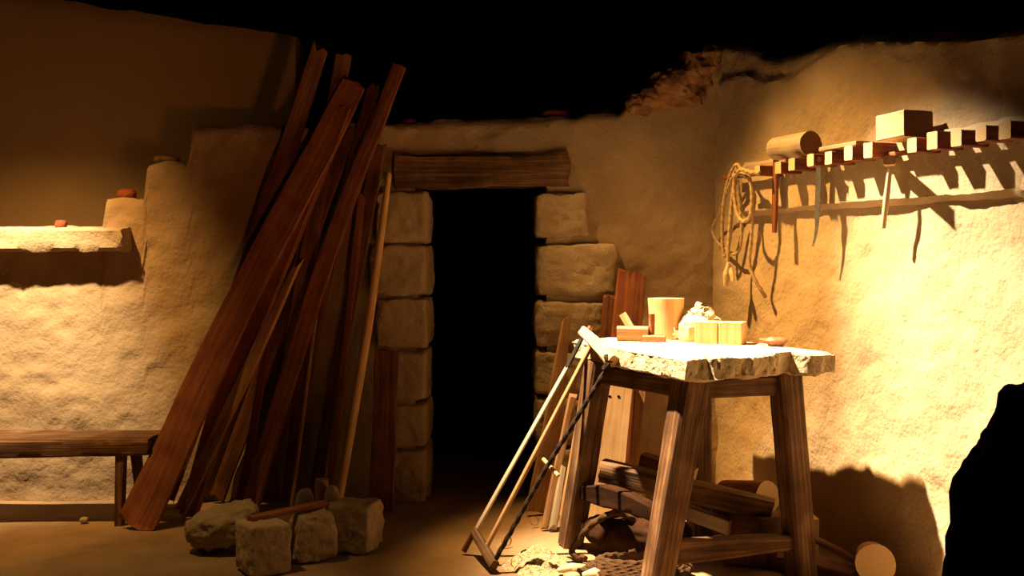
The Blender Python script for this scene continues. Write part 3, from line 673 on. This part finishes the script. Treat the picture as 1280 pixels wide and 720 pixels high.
b0 = at(1022, 207, .13); pts = [at(1024, 205, .11), at(1023, 240, .11), at(1021, 285, .11), at(1019, 297, .11), at(1016, 308, .11)]
bar(pts, [.020, .022, .020, .012, .004], .003, up=nw, bev=.001, amp=0, seg=.012).build('blade', M['steel'], t)
bar([at(1024, 200, .10), at(1024, 199, .17)], .01, .012, amp=.001).build('tang_block', M['wood_red'], t)
t = thing('wooden_rod', 'dark wooden rod hanging from the left end of the rack', 'rod', at(968, 290, .13))
bar([at(968, 291, .11), at(970, 200, .11)], [.014, .017, .015], [.010, .012, .012], up=nw, amp=.002, seg=.02).build('rod', M['wood_red'], t)
# things lying on the pegs
zt_ = 1.873 + .031
a1, b1 = wallP(pegpos(948) + 6, .11, zt_ + .062), wallP(pegpos(995) + 2, .11, zt_ + .058)
put(bar([a1, b1], [.058, .062], None, shape='round', n=16, amp=.005, seg=.03, cap_mi=1), 'short_log', [M['wood_grey'], M['end_dark']], 'short grey log with a dark end lying on the left end of the rack', 'log')
a1, b1 = wallP(pegpos(1020), .12, zt_ + .012), wallP(pegpos(1066), .12, zt_ + .014)
put(bar([a1, b1], .05, .011, amp=.003), 'flat_board', M['wood_brown'], 'thin flat board lying on the middle pegs of the rack', 'board')
a1 = wallP(pegpos(1096), .115, zt_ + .058); b1 = wallP(pegpos(1096) + 36, .115, zt_ + .062)
put(bar([a1, b1], .075, .055, up=(0, 0, 1), bev=.005, amp=.003, cap_mi=1), 'timber_block', [M['wood_light'], M['end_dark']], 'squared timber block sitting on top of the rack pegs', 'timber')
# rope hanging in loops from the rack end
t = thing('rope_hank', 'hank of pale rope hanging in loops from the end of the rack', 'rope', at(925, 355, .12))
r_ = .0095
rope([at(932, 222, .15), at(920, 206, .15), at(908, 235, .13), at(903, 280, .11), at(905, 320, .10), at(912, 300, .10), at(916, 240, .12), at(921, 210, .15), at(915, 250, .15), at(911, 300, .15), at(909, 344, .15)], r_).build('strand', M['rope'], t)
rope([at(921, 212, .16), at(914, 225, .15), at(900, 265, .08), at(891, 285, .06), at(896, 302, .06), at(908, 312, .07), at(918, 318, .08), at(925, 310, .09), at(927, 280, .10), at(922, 225, .14)], r_ * .9).build('strand', M['rope'], t)
rope([at(918, 214, .17), at(918, 245, .16), at(922, 268, .16), at(930, 277, .16), at(938, 268, .15), at(940, 240, .15), at(936, 222, .16), at(924, 218, .17), at(930, 219, .16), at(938, 228, .15), at(941, 260, .14), at(939, 300, .13), at(937, 330, .12), at(944, 350, .10), at(953, 365, .07), at(957, 372, .05)], r_).build('strand', M['rope'], t)
rope([at(919, 220, .18), at(926, 212, .2), at(938, 215, .2), at(950, 216, .19)], r_).build('strand', M['rope'], t)
bar([at(911, 328, .15), at(908, 344, .15), at(907, 357, .15)], [.008, .021, .014], None, shape='round', n=12, amp=.006, freq=70, seg=.008).build('tassel', M['frayed'], t)
bar([at(912, 332, .14), at(915, 344, .14), at(916, 352, .14)], [.007, .015, .010], None, shape='round', n=12, amp=.005, freq=70, seg=.008).build('tassel', M['frayed'], t)

# ------------------------------------------------------------------ light
S.world = bpy.data.worlds.new('world'); S.world.use_nodes = True
S.world.node_tree.nodes['Background'].inputs[0].default_value = (0, 0, 0, 1); S.world.node_tree.nodes['Background'].inputs[1].default_value = 0
def spot(name, loc, aim, energy, col, half, blend, rad):
    l = bpy.data.lights.new(name, 'SPOT'); l.energy = energy; l.color = col; l.spot_size = R(2 * half); l.spot_blend = blend; l.shadow_soft_size = rad
    o = bpy.data.objects.new(name, l); COL.objects.link(o); o.location = loc
    o.rotation_euler = (Vector(aim) - Vector(loc)).to_track_quat('-Z', 'Y').to_euler(); return o
spot('spotlight_bench', (-.90, 5.27, 4.56), (1.46, 4.64, -.18), 2850, (1, .52, .14), 23.4, 1.0, .05)
spot('added_wall_spot', (-.93, 5.20, 4.50), (2.00, 3.95, .42), 6200, (1, .80, .54), 13, 1.0, .05)  # extra spot added beside the bench one to brighten the lower right wall
spot('added_slab_spot', (-.90, 5.24, 4.53), (.62, 4.82, .7), 5400, (1, .80, .54), 14.0, 1.0, .05)  # narrow helper spot, added at the same position to whiten the slab top
spot('spotlight_left', (-2.80, 4.80, 3.1), (-3.1, 6.07, .85), 540, (1, .50, .13), 40, 1.0, .05)
spot('added_left_hot_spot', (-2.85, 4.80, 3.1), (-3.02, 6.07, .95), 850, (1, .80, .50), 24, 1.0, .05)  # whiter spot added over the left one to heat the wall's bright zone
spot('added_stones_spot', (-2.3, 3.9, 4.4), (-1.62, 4.5, 0), 270, (1, .56, .18), 14.5, 1.0, .05)  # dim overhead spot added to lift the stones and the floor around them
spot('spotlight_low', (1.3, -.4, .6), (-2.3, 6.5, 2.35), 172, (1, .30, .06), 16, .8, .12)

v = S.view_settings; v.view_transform = 'Standard'; v.look = 'None'; v.exposure = 0; v.gamma = 1; v.use_curve_mapping = False
S.cycles.max_bounces = 8
